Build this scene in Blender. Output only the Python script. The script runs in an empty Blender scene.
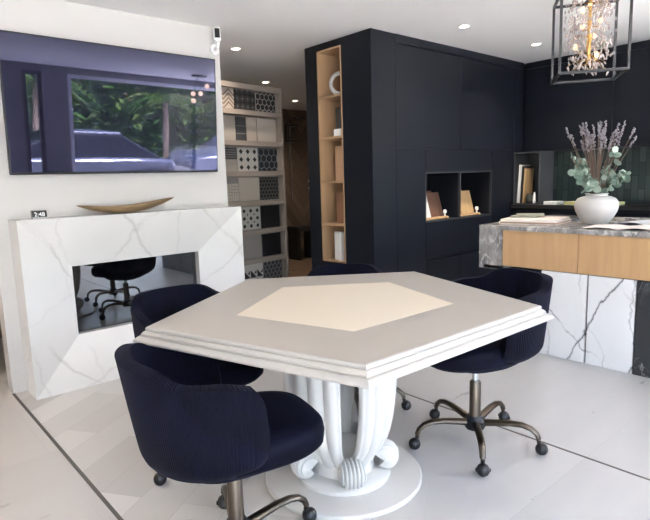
import bpy, bmesh, math, random
from math import sin, cos, pi, radians as R
from mathutils import Vector, Matrix

random.seed(7)
C = bpy.context.scene.collection
sc = bpy.context.scene

# ------------------------------------------------------------------ camera, world, sun, exposure
H = 1.27
FPX, YAW, PIT, ROLL = 542.12, .7182, .1466, .0309
cam = bpy.data.objects.new('camera', bpy.data.cameras.new('camera'))
C.objects.link(cam)
fw = Vector((sin(YAW) * cos(PIT), cos(YAW) * cos(PIT), -sin(PIT)))
r0 = fw.cross(Vector((0, 0, 1))).normalized()
d0 = fw.cross(r0)
rt = cos(ROLL) * r0 + sin(ROLL) * d0
dn = -sin(ROLL) * r0 + cos(ROLL) * d0
M = Matrix((rt, -dn, -fw)).transposed().to_4x4()
M.translation = Vector((0, 0, H))
cam.matrix_world = M
cam.data.sensor_width = 36
cam.data.sensor_fit = 'HORIZONTAL'
cam.data.lens = FPX / 650 * 36
cam.data.clip_start = .02
cam.data.clip_end = 200
sc.camera = cam

sc.view_settings.view_transform = 'Standard'
sc.view_settings.look = 'None'
sc.view_settings.gamma = 1
sc.view_settings.use_curve_mapping = False
sc.view_settings.exposure = 2.14
sc.cycles.use_denoising = True
sc.cycles.max_bounces = 10
sc.cycles.diffuse_bounces = 6
sc.cycles.glossy_bounces = 5
sc.cycles.transparent_max_bounces = 16
sc.cycles.sample_clamp_indirect = 12

SKY, SUN, LAMP = .95, 27.0, 2.5
world = bpy.data.worlds.new('sky')
sc.world = world
world.use_nodes = True
wn = world.node_tree.nodes
wn.clear()
wo = wn.new('ShaderNodeOutputWorld')
bg = wn.new('ShaderNodeBackground')
sky = wn.new('ShaderNodeTexSky')
sky.sky_type = 'NISHITA'
sky.sun_disc = False
sky.sun_elevation = R(52)
sky.sun_rotation = R(0)
sky.dust_density = 3.0
sky.air_density = 1.0
bg.inputs['Strength'].default_value = SKY
hz_ = wn.new('ShaderNodeMix')
hz_.data_type = 'RGBA'
hz_.inputs[0].default_value = .42
hz_.inputs[7].default_value = (1.45, 1.36, 1.24, 1)      # bright hazy cloud over the blue
world.node_tree.links.new(sky.outputs[0], hz_.inputs[6])
world.node_tree.links.new(hz_.outputs[2], bg.inputs[0])
world.node_tree.links.new(bg.outputs[0], wo.inputs[0])
sun = bpy.data.objects.new('sun', bpy.data.lights.new('sun', 'SUN'))
C.objects.link(sun)
sun.data.energy = SUN
sun.data.angle = R(1)
sun.data.color = (1, .97, .93)
sun.rotation_euler = (R(-38), 0, R(-20))      # from behind the building, over the roof, onto the street


def portal(x0, x1, z0, z1, y):
    l = bpy.data.lights.new('window_portal', 'AREA')
    l.shape = 'RECTANGLE'
    l.size, l.size_y = x1 - x0, z1 - z0
    l.cycles.is_portal = True
    o = bpy.data.objects.new('window_portal', l)
    o.location = ((x0 + x1) / 2, y, (z0 + z1) / 2)
    o.rotation_euler = (R(90), 0, 0)
    C.objects.link(o)


# ------------------------------------------------------------------ materials
def mat(name, col, rough=.5, metal=0, spec=.5, bump=None, **kw):
    m = bpy.data.materials.new(name)
    m.use_nodes = True
    b = m.node_tree.nodes['Principled BSDF']
    b.inputs['Base Color'].default_value = (*col, 1)
    b.inputs['Roughness'].default_value = rough
    b.inputs['Metallic'].default_value = metal
    b.inputs['Specular IOR Level'].default_value = spec
    for k, v in kw.items():
        b.inputs[k.replace('_', ' ')].default_value = v
    if bump:
        nt = m.node_tree
        tc = nt.nodes.new('ShaderNodeTexCoord')
        n = nt.nodes.new('ShaderNodeTexNoise')
        n.inputs['Scale'].default_value = bump[0]
        n.inputs['Detail'].default_value = 4
        bp = nt.nodes.new('ShaderNodeBump')
        bp.inputs['Strength'].default_value = bump[1]
        bp.inputs['Distance'].default_value = .01
        nt.links.new(tc.outputs['Object'], n.inputs['Vector'])
        nt.links.new(n.outputs['Fac'], bp.inputs['Height'])
        nt.links.new(bp.outputs[0], b.inputs['Normal'])
    return m


class NT:
    """short node wiring"""
    def __init__(s, m):
        s.m, s.t = m, m.node_tree
        s.b = m.node_tree.nodes['Principled BSDF']

    def n(s, kind, **kw):
        nd = s.t.nodes.new('ShaderNode' + kind)
        for k, v in kw.items():
            if k.startswith('_'):
                setattr(nd, k[1:], v)
            else:
                nd.inputs[k.replace('__', ' ')].default_value = v
        return nd

    def l(s, a, b):
        s.t.links.new(a, b)

    def math(s, op, a, b=None, c=None):
        nd = s.t.nodes.new('ShaderNodeMath')
        nd.operation = op
        for i, v in enumerate((a, b, c)):
            if v is None:
                continue
            if isinstance(v, (int, float)):
                nd.inputs[i].default_value = v
            else:
                s.l(v, nd.inputs[i])
        return nd.outputs[0]

    def mix(s, f, a, b):
        nd = s.t.nodes.new('ShaderNodeMix')
        nd.data_type = 'RGBA'
        for i, v in ((0, f), (6, a), (7, b)):
            if isinstance(v, (int, float)):
                nd.inputs[i].default_value = v
            elif isinstance(v, tuple):
                nd.inputs[i].default_value = (*v, 1)
            else:
                s.l(v, nd.inputs[i])
        return nd.outputs[2]

    def ramp(s, f, stops):
        nd = s.t.nodes.new('ShaderNodeValToRGB')
        e = nd.color_ramp.elements
        while len(e) < len(stops):
            e.new(.5)
        for el, (p, c) in zip(e, stops):
            el.position = p
            el.color = (c, c, c, 1) if isinstance(c, (int, float)) else (*c, 1)
        s.l(f, nd.inputs[0])
        return nd.outputs[0]


def marble(name, base, vein, scale=1.6, width=.02, rough=.18, shift=(0, 0, 0), stretch=(1, 1, 1), rot=(0, 0, 0), cloud=None, detail=6):
    m = mat(name, base, rough)
    k = NT(m)
    tc = k.n('TexCoord')
    mp = k.n('Mapping')
    mp.inputs['Location'].default_value = shift
    mp.inputs['Scale'].default_value = stretch
    mp.inputs['Rotation'].default_value = rot
    k.l(tc.outputs['Object'], mp.inputs['Vector'])
    col = None
    cl = k.n('TexNoise', Scale=scale * 1.4, Detail=5)
    k.l(mp.outputs[0], cl.inputs['Vector'])
    c = k.mix(k.ramp(cl.outputs['Fac'], [(.35, 0), (.7, 1)]), base, cloud or tuple(.93 * v for v in base))
    for sc_, w, amt in ((scale, width, 1.), (scale * 2.3, width * .6, .5)):
        n = k.n('TexNoise', Scale=sc_, Detail=detail, Roughness=.52, Distortion=.55 if detail > 3 else .9)
        k.l(mp.outputs[0], n.inputs['Vector'])
        d = k.math('ABSOLUTE', k.math('SUBTRACT', n.outputs['Fac'], .5))
        v = k.ramp(d, [(0, amt), (w * .35, amt * .55), (w, 0)])
        br = k.n('TexNoise', Scale=sc_ * 1.1, Detail=2)
        k.l(tc.outputs['Object'], br.inputs['Vector'])
        v = k.math('MULTIPLY', v, k.ramp(br.outputs['Fac'], [(.42, 0), (.6, 1)]))
        c = k.mix(v, c, vein)
    k.l(c, k.b.inputs['Base Color'])
    return m


def line_marble(name, base, vein, dirs, rough=.16, warp=.35, shift=0, width=.012):
    """long roughly straight veins: planes normal to each direction, wandering with noise"""
    m = mat(name, base, rough)
    k = NT(m)
    tc = k.n('TexCoord')
    cl = k.n('TexNoise', Scale=2.2, Detail=5)
    k.l(tc.outputs['Object'], cl.inputs['Vector'])
    c = k.mix(k.ramp(cl.outputs['Fac'], [(.35, 0), (.7, 1)]), base, tuple(.93 * v for v in base))
    for i, (dx, dy, dz, fr, amt) in enumerate(dirs):
        dt = k.n('VectorMath', _operation='DOT_PRODUCT')
        k.l(tc.outputs['Object'], dt.inputs[0])
        dt.inputs[1].default_value = (dx, dy, dz)
        n = k.n('TexNoise', Scale=1.5 + .7 * i, Detail=5, Roughness=.55)
        mp = k.n('Mapping')
        mp.inputs['Location'].default_value = (shift + 3.7 * i, 1.3 * i, 2.1)
        k.l(tc.outputs['Object'], mp.inputs['Vector'])
        k.l(mp.outputs[0], n.inputs['Vector'])
        v = k.math('ADD', k.math('MULTIPLY', dt.outputs['Value'], fr), k.math('MULTIPLY', n.outputs['Fac'], warp * fr))
        d = k.math('DIVIDE', k.math('ABSOLUTE', k.math('SUBTRACT', k.math('FRACT', v), .5)), fr)
        br = k.n('TexNoise', Scale=2.6, Detail=3)
        mp2 = k.n('Mapping')
        mp2.inputs['Location'].default_value = (5 + shift, 9 * i, 0)
        k.l(tc.outputs['Object'], mp2.inputs['Vector'])
        k.l(mp2.outputs[0], br.inputs['Vector'])
        f = k.math('MULTIPLY', k.ramp(d, [(0, amt), (width * .3, amt * .5), (width, 0)]), k.ramp(br.outputs['Fac'], [(.40, .05), (.56, 1)]))
        c = k.mix(f, c, vein)
    k.l(c, k.b.inputs['Base Color'])
    return m


def wood(name, c1, c2, axis=2, scale=6, rough=.45):
    m = mat(name, c1, rough)
    k = NT(m)
    tc = k.n('TexCoord')
    mp = k.n('Mapping')
    s = [scale * 4] * 3
    s[axis] = scale * .35
    mp.inputs['Scale'].default_value = s
    n = k.n('TexNoise', Scale=1, Detail=6, Roughness=.6, Distortion=.6)
    k.l(tc.outputs['Object'], mp.inputs['Vector'])
    k.l(mp.outputs[0], n.inputs['Vector'])
    k.l(k.mix(k.ramp(n.outputs['Fac'], [(.3, 0), (.72, 1)]), c1, c2), k.b.inputs['Base Color'])
    return m


def emit(name, col, s):
    m = mat(name, col, .4)
    b = m.node_tree.nodes['Principled BSDF']
    b.inputs['Emission Color'].default_value = (*col, 1)
    b.inputs['Emission Strength'].default_value = s
    return m


white_wall = mat('white_paint', (.61, .59, .57), .6, bump=(60, .03))
ceil_paint = mat('ceiling_paint', (.90, .89, .875), .7, bump=(40, .03))
grey_wall = mat('grey_paint', (.72, .70, .67), .7)
charcoal = mat('charcoal_wall', (.19, .19, .20), .6)
navy = mat('navy_lacquer', (.0062, .0082, .0145), .42, spec=.32, bump=(90, .02))
navy_in = mat('navy_inside', (.007, .009, .0145), .5, spec=.3)
black = mat('black_plastic', (.012, .012, .013), .4)
soft_black = mat('black_tile', (.012, .012, .014), .5)
dark_metal = mat('dark_metal', (.055, .055, .058), .4, metal=.8)
bronze = mat('bronze_metal', (.135, .112, .09), .28, metal=1)
chrome = mat('chrome', (.75, .77, .8), .12, metal=1)
hub_mat = mat('hub_plastic', (.012, .015, .022), .35)
white_gloss = mat('white_lacquer', (.66, .645, .62), .32)
table_grey = mat('table_taupe', (.44, .395, .345), .4)
inlay_cream = mat('table_cream', (.74, .64, .51), .42)
white_plastic = mat('white_plastic', (.8, .8, .79), .4)
ceramic = mat('ceramic', (.50, .485, .465), .42, bump=(25, .04))
oak = wood('oak', (.62, .40, .215), (.50, .305, .15), axis=2)
oak_h = wood('oak_front', (.56, .345, .175), (.47, .28, .135), axis=2, scale=4)
oak_in = wood('oak_lining', (.47, .31, .18), (.38, .24, .13), axis=2)
drift = wood('driftwood', (.30, .20, .105), (.19, .12, .06), axis=0, scale=8, rough=.55)
door_wood = wood('door_wood', (.55, .36, .23), (.44, .28, .17), axis=2, scale=3)
fire_marble = line_marble('fireplace_marble', (.77, .75, .73), (.46, .43, .41), [(.75, .3, .62, 2.3, .6), (-.55, .3, .8, 1.7, .4), (.95, .2, .2, 2.7, .3)], .16, .30, 1.3, .016)
isl_marble = line_marble('panel_marble', (.77, .77, .775), (.055, .06, .075), [(0, .80, .42, 3.1, 1), (0, -.62, .78, 2.2, .8), (0, .95, -.2, 3.6, .5)], .2, .34, 4.1, .0095)
dark_marble = marble('dark_marble', (.035, .037, .042), (.30, .30, .30), 2.0, .01, .25, (1, 7, 3))
slab_marble = marble('grey_slab', (.34, .32, .305), (.66, .63, .60), 5, .05, .22, (2, 1, 0), (1, 2.2, 1), (0, 0, .5), cloud=(.16, .15, .15))

screen = mat('screen_glass', (.013, .0125, .028), .02, spec=.5, IOR=1.88, Specular_Tint=(.66, .68, 1, 1))
fire_glass = mat('fire_glass', (.003, .003, .004), .015, IOR=2.5)


def pane_glass():
    m = bpy.data.materials.new('window_glass')
    m.use_nodes = True
    t = m.node_tree
    t.nodes.clear()
    o = t.nodes.new('ShaderNodeOutputMaterial')
    mx = t.nodes.new('ShaderNodeMixShader')
    tr = t.nodes.new('ShaderNodeBsdfTransparent')
    gl = t.nodes.new('ShaderNodeBsdfGlossy')
    gl.inputs['Roughness'].default_value = .01
    mx.inputs[0].default_value = .06
    t.links.new(tr.outputs[0], mx.inputs[1])
    t.links.new(gl.outputs[0], mx.inputs[2])
    t.links.new(mx.outputs[0], o.inputs[0])
    return m


window_glass = pane_glass()
crystal = mat('crystal', (.58, .50, .48), .08, spec=.8, IOR=1.6)
crystal.node_tree.nodes['Principled BSDF'].inputs['Transmission Weight'].default_value = .25
gold = mat('gold_metal', (.75, .50, .20), .25, metal=1)
bulb_glow = emit('bulb_glow', (1, .60, .25), .7)
lamp_glow = emit('lamp_glow', (1, .86, .68), 4)


def velvet(name, ribs):
    m = mat(name, (.0045, .0050, .016), .75, spec=.12)
    k = NT(m)
    k.b.inputs['Sheen Weight'].default_value = .045
    k.b.inputs['Sheen Roughness'].default_value = .38
    k.b.inputs['Sheen Tint'].default_value = (.22, .25, .52, 1)
    tc = k.n('TexCoord')
    n = k.n('TexNoise', Scale=9, Detail=4, Distortion=.6)
    k.l(tc.outputs['Object'], n.inputs['Vector'])
    k.l(k.mix(k.ramp(n.outputs['Fac'], [(.38, 0), (.66, 1)]), (.0014, .0016, .0068), (.0032, .0036, .0145)), k.b.inputs['Base Color'])
    if ribs:
        sp = k.n('SeparateXYZ')
        k.l(tc.outputs['UV'], sp.inputs[0])
        w = k.math('ABSOLUTE', k.math('SINE', k.math('MULTIPLY', sp.outputs[0], pi / .0095)))
        bp = k.n('Bump', Strength=.5, Distance=.005)
        k.l(w, bp.inputs['Height'])
        k.l(bp.outputs[0], k.b.inputs['Normal'])
    return m


ribbed = velvet('ribbed_velvet', True)
plain_velvet = velvet('seat_velvet', False)


def floor_material():
    m = mat('floor_tile', (.5, .47, .44), .28)
    k = NT(m)
    g = k.n('NewGeometry')
    sp = k.n('SeparateXYZ')
    k.l(g.outputs['Position'], sp.inputs[0])
    X = sp.outputs[0]

    def brick(rot, loc, bw, rh, mort, off=.5):
        mp = k.n('Mapping')
        mp.inputs['Rotation'].default_value = (0, 0, rot)
        mp.inputs['Location'].default_value = loc
        k.l(g.outputs['Position'], mp.inputs['Vector'])
        b = k.n('TexBrick', Scale=1, Mortar__Size=mort, Mortar__Smooth=.3, Bias=0, Brick__Width=bw, Row__Height=rh,
                Color1=(.52, .49, .46, 1), Color2=(.72, .69, .66, 1), Mortar=(.42, .40, .38, 1))
        b.offset = off
        k.l(mp.outputs[0], b.inputs['Vector'])
        return b.outputs['Color']
    diag = brick(-R(34), (.1, .04, 0), .95, .19, .0012)
    plain = brick(0, (.6, .24, 0), 1.2, .6, .0022)
    side = k.mix(.75, plain, k.mix(k.math('GREATER_THAN', X, 1.2), (.595, .565, .535), (.425, .43, .445)))  # bluish tint of the window daylight painted into the right-hand tiles
    in_mid = k.math('MULTIPLY', k.math('GREATER_THAN', X, .65), k.math('LESS_THAN', X, 2.36))
    fade = k.n('MapRange')
    for i_, v_ in ((1, 1.0), (2, 1.75), (3, 1.0), (4, 0.0)):
        fade.inputs[i_].default_value = v_
    k.l(X, fade.inputs[0])
    c = k.mix(k.math('MULTIPLY', in_mid, fade.outputs[0]), side, diag)
    n = k.n('TexNoise', Scale=2.6, Detail=6, Roughness=.6, Distortion=.15)
    mp = k.n('Mapping')
    mp.inputs['Rotation'].default_value = (0, 0, -R(30))
    mp.inputs['Scale'].default_value = (.6, 2.2, 1)
    k.l(g.outputs['Position'], mp.inputs['Vector'])
    k.l(mp.outputs[0], n.inputs['Vector'])
    c = k.mix(k.ramp(n.outputs['Fac'], [(.3, 0), (.75, .22)]), c, (.66, .64, .62))
    c = k.mix(k.math('GREATER_THAN', sp.outputs[1], 5.3), c, (.20, .135, .09))
    k.l(c, k.b.inputs['Base Color'])
    k.l(k.ramp(n.outputs['Fac'], [(.3, .27), (.7, .33)]), k.b.inputs['Roughness'])
    return m


def chevron_wall():
    m = mat('brown_chevron_tile', (.14, .095, .065), .35)
    k = NT(m)
    g = k.n('NewGeometry')
    sp = k.n('SeparateXYZ')
    k.l(g.outputs['Position'], sp.inputs[0])
    x, z = sp.outputs[0], sp.outputs[2]
    tri = k.math('PINGPONG', x, .45)
    v = k.math('ADD', z, k.math('MULTIPLY', tri, 1.3))
    st = k.math('FRACT', k.math('MULTIPLY', v, 5.0))
    idn = k.math('FLOOR', k.math('MULTIPLY', v, 5.0))
    wn_ = k.n('TexWhiteNoise', _noise_dimensions='1D')
    k.l(idn, wn_.inputs['W'])
    c = k.mix(wn_.outputs['Value'], (.105, .072, .05), (.19, .13, .09))
    c = k.mix(k.math('LESS_THAN', st, .05), c, (.06, .04, .03))
    k.l(c, k.b.inputs['Base Color'])
    return m


def splash_tile():
    m = mat('green_tile', (.05, .075, .07), .18)
    k = NT(m)
    g = k.n('NewGeometry')
    sp = k.n('SeparateXYZ')
    k.l(g.outputs['Position'], sp.inputs[0])
    cb = k.n('CombineXYZ')
    k.l(sp.outputs[2], cb.inputs[0])
    k.l(sp.outputs[1], cb.inputs[1])
    b = k.n('TexBrick', Scale=1, Mortar__Size=.003, Brick__Width=.27, Row__Height=.065,
            Color1=(.045, .064, .063, 1), Color2=(.085, .110, .106, 1), Mortar=(.03, .04, .04, 1))
    k.l(cb.outputs[0], b.inputs['Vector'])
    k.l(b.outputs['Color'], k.b.inputs['Base Color'])
    return m


# ------------------------------------------------------------------ mesh helpers
class MB:
    def __init__(s):
        s.v, s.f, s.m, s.uv = [], [], [], {}

    def face(s, idx, m=0):
        s.f.append(tuple(idx))
        s.m.append(m)

    def poly(s, pts, m=0):
        b = len(s.v)
        s.v += [tuple(p) for p in pts]
        s.face(range(b, b + len(pts)), m)

    def box(s, a, b, m=0):
        x0, y0, z0 = a
        x1, y1, z1 = b
        i = len(s.v)
        s.v += [(x0, y0, z0), (x1, y0, z0), (x1, y1, z0), (x0, y1, z0), (x0, y0, z1), (x1, y0, z1), (x1, y1, z1), (x0, y1, z1)]
        for q in ((3, 2, 1, 0), (4, 5, 6, 7), (0, 1, 5, 4), (1, 2, 6, 5), (2, 3, 7, 6), (3, 0, 4, 7)):
            s.face([i + k for k in q], m)
        return s

    def prism(s, pts, z0, z1, m=0):
        n = len(pts)
        b = len(s.v)
        s.v += [(x, y, z0) for x, y in pts] + [(x, y, z1) for x, y in pts]
        s.face([b + n - 1 - k for k in range(n)], m)
        s.face([b + n + k for k in range(n)], m)
        for k in range(n):
            j = (k + 1) % n
            s.face((b + k, b + j, b + n + j, b + n + k), m)
        return s

    def loft(s, rings, m=0, closed=True, caps=True):
        b = len(s.v)
        n = len(rings[0])
        for r in rings:
            s.v += [tuple(p) for p in r]
        for i in range(len(rings) - 1):
            for k in range(n if closed else n - 1):
                j = (k + 1) % n
                s.face((b + i * n + k, b + i * n + j, b + (i + 1) * n + j, b + (i + 1) * n + k), m)
        if caps and closed:
            s.face([b + n - 1 - k for k in range(n)], m)
            s.face([b + (len(rings) - 1) * n + k for k in range(n)], m)
        return s

    def lathe(s, prof, n=32, c=(0, 0, 0), m=0):
        return s.loft([[(c[0] + r * cos(2 * pi * k / n), c[1] + r * sin(2 * pi * k / n), c[2] + z) for k in range(n)] for r, z in prof], m)

    def tube(s, path, rad, n=10, m=0, flat=1.0):
        path = [Vector(p) for p in path]
        rings = []
        up = Vector((0, 0, 1))
        for i, p in enumerate(path):
            t = (path[min(i + 1, len(path) - 1)] - path[max(i - 1, 0)]).normalized()
            a = up.cross(t)
            if a.length < .05:
                a = Vector((0, 1, 0)).cross(t)
            a.normalize()
            b = t.cross(a)
            r = rad[i] if isinstance(rad, (list, tuple)) else rad
            rings.append([p + a * (r * cos(2 * pi * k / n)) + b * (r * flat * sin(2 * pi * k / n)) for k in range(n)])
        return s.loft(rings, m)

    def sphere(s, c, r, n=12, m=0, sz=1.0):
        k = n // 2
        prof = [(max(1e-4, r * sin(pi * i / k)), -r * sz * cos(pi * i / k)) for i in range(k + 1)]
        return s.lathe(prof, n, c, m)


def obj(name, mb, mats, parent=None, smooth=False, bevel=0, loc=None, rot=None, sub=0, angle=40):
    me = bpy.data.meshes.new(name)
    me.from_pydata(mb.v, [], mb.f)
    if not isinstance(mats, (list, tuple)):
        mats = [mats]
    for m in mats:
        me.materials.append(m)
    for p, mi in zip(me.polygons, mb.m):
        p.material_index = mi
        p.use_smooth = smooth
    bm = bmesh.new()
    bm.from_mesh(me)
    bmesh.ops.recalc_face_normals(bm, faces=bm.faces)
    bm.to_mesh(me)
    bm.free()
    if smooth and not sub:
        try:
            me.set_sharp_from_angle(angle=R(angle))
        except Exception:
            pass
    o = bpy.data.objects.new(name, me)
    C.objects.link(o)
    if parent:
        o.parent = parent
    if loc:
        o.location = loc
    if rot:
        o.rotation_euler = rot
    if bevel:
        b = o.modifiers.new('bevel', 'BEVEL')
        b.width = bevel
        b.segments = 2
        b.limit_method = 'ANGLE'
        b.angle_limit = R(40)
    if sub:
        b = o.modifiers.new('sub', 'SUBSURF')
        b.levels = b.render_levels = sub
    return o


def tag(o, label, cat, group=None, kind=None):
    o['label'] = label
    o['category'] = cat
    if group:
        o['group'] = group
    if kind:
        o['kind'] = kind
    return o


def thing(name, label, cat, loc=(0, 0, 0), rz=0, group=None):
    o = bpy.data.objects.new(name, None)
    C.objects.link(o)
    o.location = loc
    o.rotation_euler = (0, 0, rz)
    o.empty_display_size = .05
    return tag(o, label, cat, group)


def struct(name, mb, mats, parent=None, **kw):
    o = obj(name, mb, mats, parent, **kw)
    if not parent:
        o['kind'] = 'structure'
    return o


def bx(a, b):
    return MB().box(a, b)


def copy_tree(o, parent=None):
    c = o.copy()
    C.objects.link(c)
    if parent:
        c.parent = parent
    for ch in list(o.children):
        copy_tree(ch, c)
    return c


# ================================================================== SETTING
ZC = 2.43
struct('floor', bx((-3, -2.7, -.1), (6.3, 7.4, 0)), floor_material())
struct('trim_1', bx((.642, -2.6, 0), (.658, 3.76, .0015)), mat('trim_strip', (.10, .085, .075), .4))
struct('trim_2', bx((2.355, -2.6, 0), (2.366, 3.9, .0015)), bpy.data.materials['trim_strip'])
struct('ceiling', bx((-3, -2.7, ZC), (6.3, 7.4, ZC + .12)), ceil_paint)
struct('wall_left', bx((.65, 3.76, 0), (2.28, 3.9, ZC)), white_wall)
struct('wall_back', bx((-3, 7.2, 0), (6.3, 7.4, ZC)), chevron_wall())
wr_ = MB().box((6.12, -2.7, 0), (6.3, -2.45, ZC)).box((6.12, .3, 0), (6.3, 7.2, ZC)).box((6.12, -2.45, 2.32), (6.3, .3, ZC))
struct('wall_right', wr_, grey_wall)
struct('wall_west', bx((-3, -2.7, 0), (-2.85, 7.2, ZC)), grey_wall)
dr = struct('door_1', bx((-.5, 4.2, 0), (.61, 4.245, 2.1)), door_wood, bevel=.004)
dr2 = MB()
dr2.box((-.62, 4.18, 0), (-.5, 4.26, 2.2)).box((.61, 4.18, 0), (.655, 4.26, 2.2)).box((-.62, 4.18, 2.1), (.655, 4.26, 2.2))
obj('door_frame', dr2, door_wood, dr)
hd = MB()
hd.tube([(-.4, 4.2, 1.0), (-.4, 4.14, 1.0), (-.29, 4.14, 1.0)], .01)
obj('door_handle', hd, dark_metal, dr, smooth=True)

# front wall: shopfront glazing behind the camera
WY = -2.6
wf = MB()
wf.box((-3, WY - .1, 2.32), (6.3, WY, ZC))
wf.box((-2.85, WY - .1, 0), (-2.6, WY, 2.32))
wf.box((1.95, WY - .1, 0), (2.33, WY, 2.32))
wf.box((2.62, WY - .1, 0), (3.02, WY, 2.32))
wf.box((6.1, WY - .1, 0), (6.12, WY, 2.32))
struct('wall_front', wf, charcoal)


def window(n, x0, x1, fm, mullions=()):
    f = MB()
    w = .06
    f.box((x0, WY - .09, 0), (x0 + w, WY - .01, 2.32)).box((x1 - w, WY - .09, 0), (x1, WY - .01, 2.32))
    f.box((x0 + w, WY - .09, 2.26), (x1 - w, WY - .01, 2.32)).box((x0 + w, WY - .09, 0), (x1 - w, WY - .01, .05))
    for mx in mullions:
        f.box((mx - .025, WY - .09, .05), (mx + .025, WY - .01, 2.26))
    o = struct('window_%d' % n, f, fm)
    obj('window_pane', bx((x0 + w, WY - .055, .05), (x1 - w, WY - .047, 2.26)), window_glass, o)
    portal(x0, x1, 0, 2.32, WY - .12)


fw_ = MB()
fw_.box((6.18, -2.45, 0), (6.24, -2.39, 2.32)).box((6.18, .24, 0), (6.24, .3, 2.32)).box((6.18, -2.39, 2.26), (6.24, .24, 2.32)).box((6.18, -2.39, 0), (6.24, .24, .05)).box((6.18, -1.1, .05), (6.24, -1.04, 2.26))
o4 = struct('window_4', fw_, dark_metal)
obj('window_pane', bx((6.205, -2.39, .05), (6.213, .24, 2.26)), window_glass, o4)
pl_ = bpy.data.lights.new('window_portal', 'AREA')
pl_.shape = 'RECTANGLE'
pl_.size, pl_.size_y = 2.32, 2.75
pl_.cycles.is_portal = True
po_ = bpy.data.objects.new('window_portal', pl_)
po_.location = (6.27, -1.07, 1.16)
po_.rotation_euler = (0, R(90), 0)
C.objects.link(po_)
frame_white = mat('window_frame_white', (.75, .77, .8), .4)
window(1, -2.6, 1.95, dark_metal, (.0,))
window(2, 2.33, 2.62, dark_metal)
window(3, 3.02, 6.1, frame_white)

# ================================================================== OUTSIDE (seen in the screen's reflection)
struct('ground', bx((-25, -40, -.25), (40, 20, -.12)), mat('pale_paving', (.56, .555, .55), .85))
leaf_mats = [mat('hedge_leaf', (.030, .072, .014), .7, spec=.1), mat('hedge_leaf_pale', (.075, .12, .028), .7, spec=.1), mat('hedge_leaf_dark', (.006, .018, .005), .7, spec=.1)]
hg = MB()
for i in range(5200):
    x, y, z = random.uniform(-4, 22), random.uniform(-13.4, -11.6), random.uniform(-.1, 3.8)
    a, t, s = random.uniform(0, 6.28), random.uniform(-.8, .8), random.uniform(.12, .3)
    u = Vector((cos(a), sin(a), t)).normalized() * s
    w = Vector((-sin(a), cos(a), random.uniform(-.6, .6))) * s * .3
    p = Vector((x, y, z))
    hg.poly([p - u, p + w, p + u, p - w], random.randint(0, 2))
hg.box((-4, -13.2, -.11), (22, -12.6, 3.5), 2)
hedge = obj('tropical_hedge', hg, leaf_mats)
tag(hedge, 'dense green hedge across the street reflected in the screen', 'hedge', kind='stuff')


def palm():
    t = thing('palm_tree', 'x', 'tree')
    tk = MB().tube([(0, 0, -.15), (.06, 0, 1.0), (.1, .04, 2.2)], [.14, .1, .08], 8)
    obj('trunk', tk, mat('palm_trunk', (.16, .12, .08), .8), t, smooth=True)
    fr = MB()
    for k in range(16):
        a = k * 2.4
        L = random.uniform(1.1, 1.7)
        up = random.uniform(.2, 1.3)
        for q in range(14):
            s0 = q / 14
            px = Vector((.1 + cos(a) * L * s0, .04 + sin(a) * L * s0, 2.2 + up * s0 - 1.3 * s0 * s0))
            for sd in (-1, 1):
                tip = px + Vector((-sin(a) * sd * .3 + cos(a) * .2, cos(a) * sd * .3 + sin(a) * .2, -.14)) * (1.2 - s0 * .7)
                fr.poly([px, px + Vector((cos(a), sin(a), 0)) * .05, tip], k % 2)
    obj('frond', fr, leaf_mats[:2], t)
    return t


p0 = palm()
for i, (x, y, s, lb) in enumerate(((4.2, -9.6, 1.1, 'palm tree left of its neighbour in the screen reflection'),
                                   (8.0, -9.5, 1.0, 'middle palm tree in the reflection on the wall screen'),
                                   (11.6, -9.7, 1.1, 'palm tree nearest the pendant bulbs in the screen reflection'))):
    o = p0 if i == 0 else copy_tree(p0)
    o.location = (x, y, 0)
    o.scale = (s, s, s)
    o.rotation_euler = (0, 0, i * 1.3)
    tag(o, lb, 'tree', 'palm trees across the street')


def car(label, loc, rz, paint, tall=0):
    t = thing('car', label, 'car', loc, rz)
    lo = [(-2.1, .25), (-2.15, .6), (-2.0, .82), (-1.1, .92), (1.2, .95), (2.05, .9), (2.12, .5), (2.08, .25)]
    b = MB()
    b.loft([[(x, y, z + (0 if z < .6 else tall * .5)) for x, z in lo] for y in (-.86, .86)])
    cb = [(-1.25, .9), (-.45, 1.4), (.9, 1.42), (1.75, .93)]
    top = MB()
    top.loft([[(x, y * (.95 if z < 1 else .78), z + tall * (.5 if z < 1 else 1)) for x, z in cb] for y in (-.86, .86)])
    obj('body', b, paint, t, bevel=.08, smooth=True)
    obj('cabin', top, mat('car_glass', (.01, .012, .016), .05), t, bevel=.04)
    obj('roof', MB().box((-.42, -.66, 1.39 + tall), (.92, .66, 1.45 + tall)), paint, t, bevel=.02)
    for sx in (-1.35, 1.32):
        for sy in (-.8, .8):
            w = obj('wheel', MB().lathe([(.05, -.1), (.3, -.1), (.32, -.05), (.32, .05), (.3, .1), (.05, .1)], 20), black, t,
                    loc=(sx, sy, .32), rot=(R(90), 0, 0), smooth=True)
            obj('rim', MB().lathe([(.02, -.11), (.19, -.108), (.19, .108), (.02, .11)], 14), chrome, w)
    return t


car('pale silver car parked outside the shopfront, reflected in the screen', (3.7, -5.1, -.12), R(4), mat('car_silver', (.10, .11, .14), .25, metal=.3))
car('dark car parked beyond the silver one, red light in the screen reflection', (8.7, -5.6, -.12), R(4), mat('car_dark', (.02, .03, .06), .15), .2)

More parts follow.
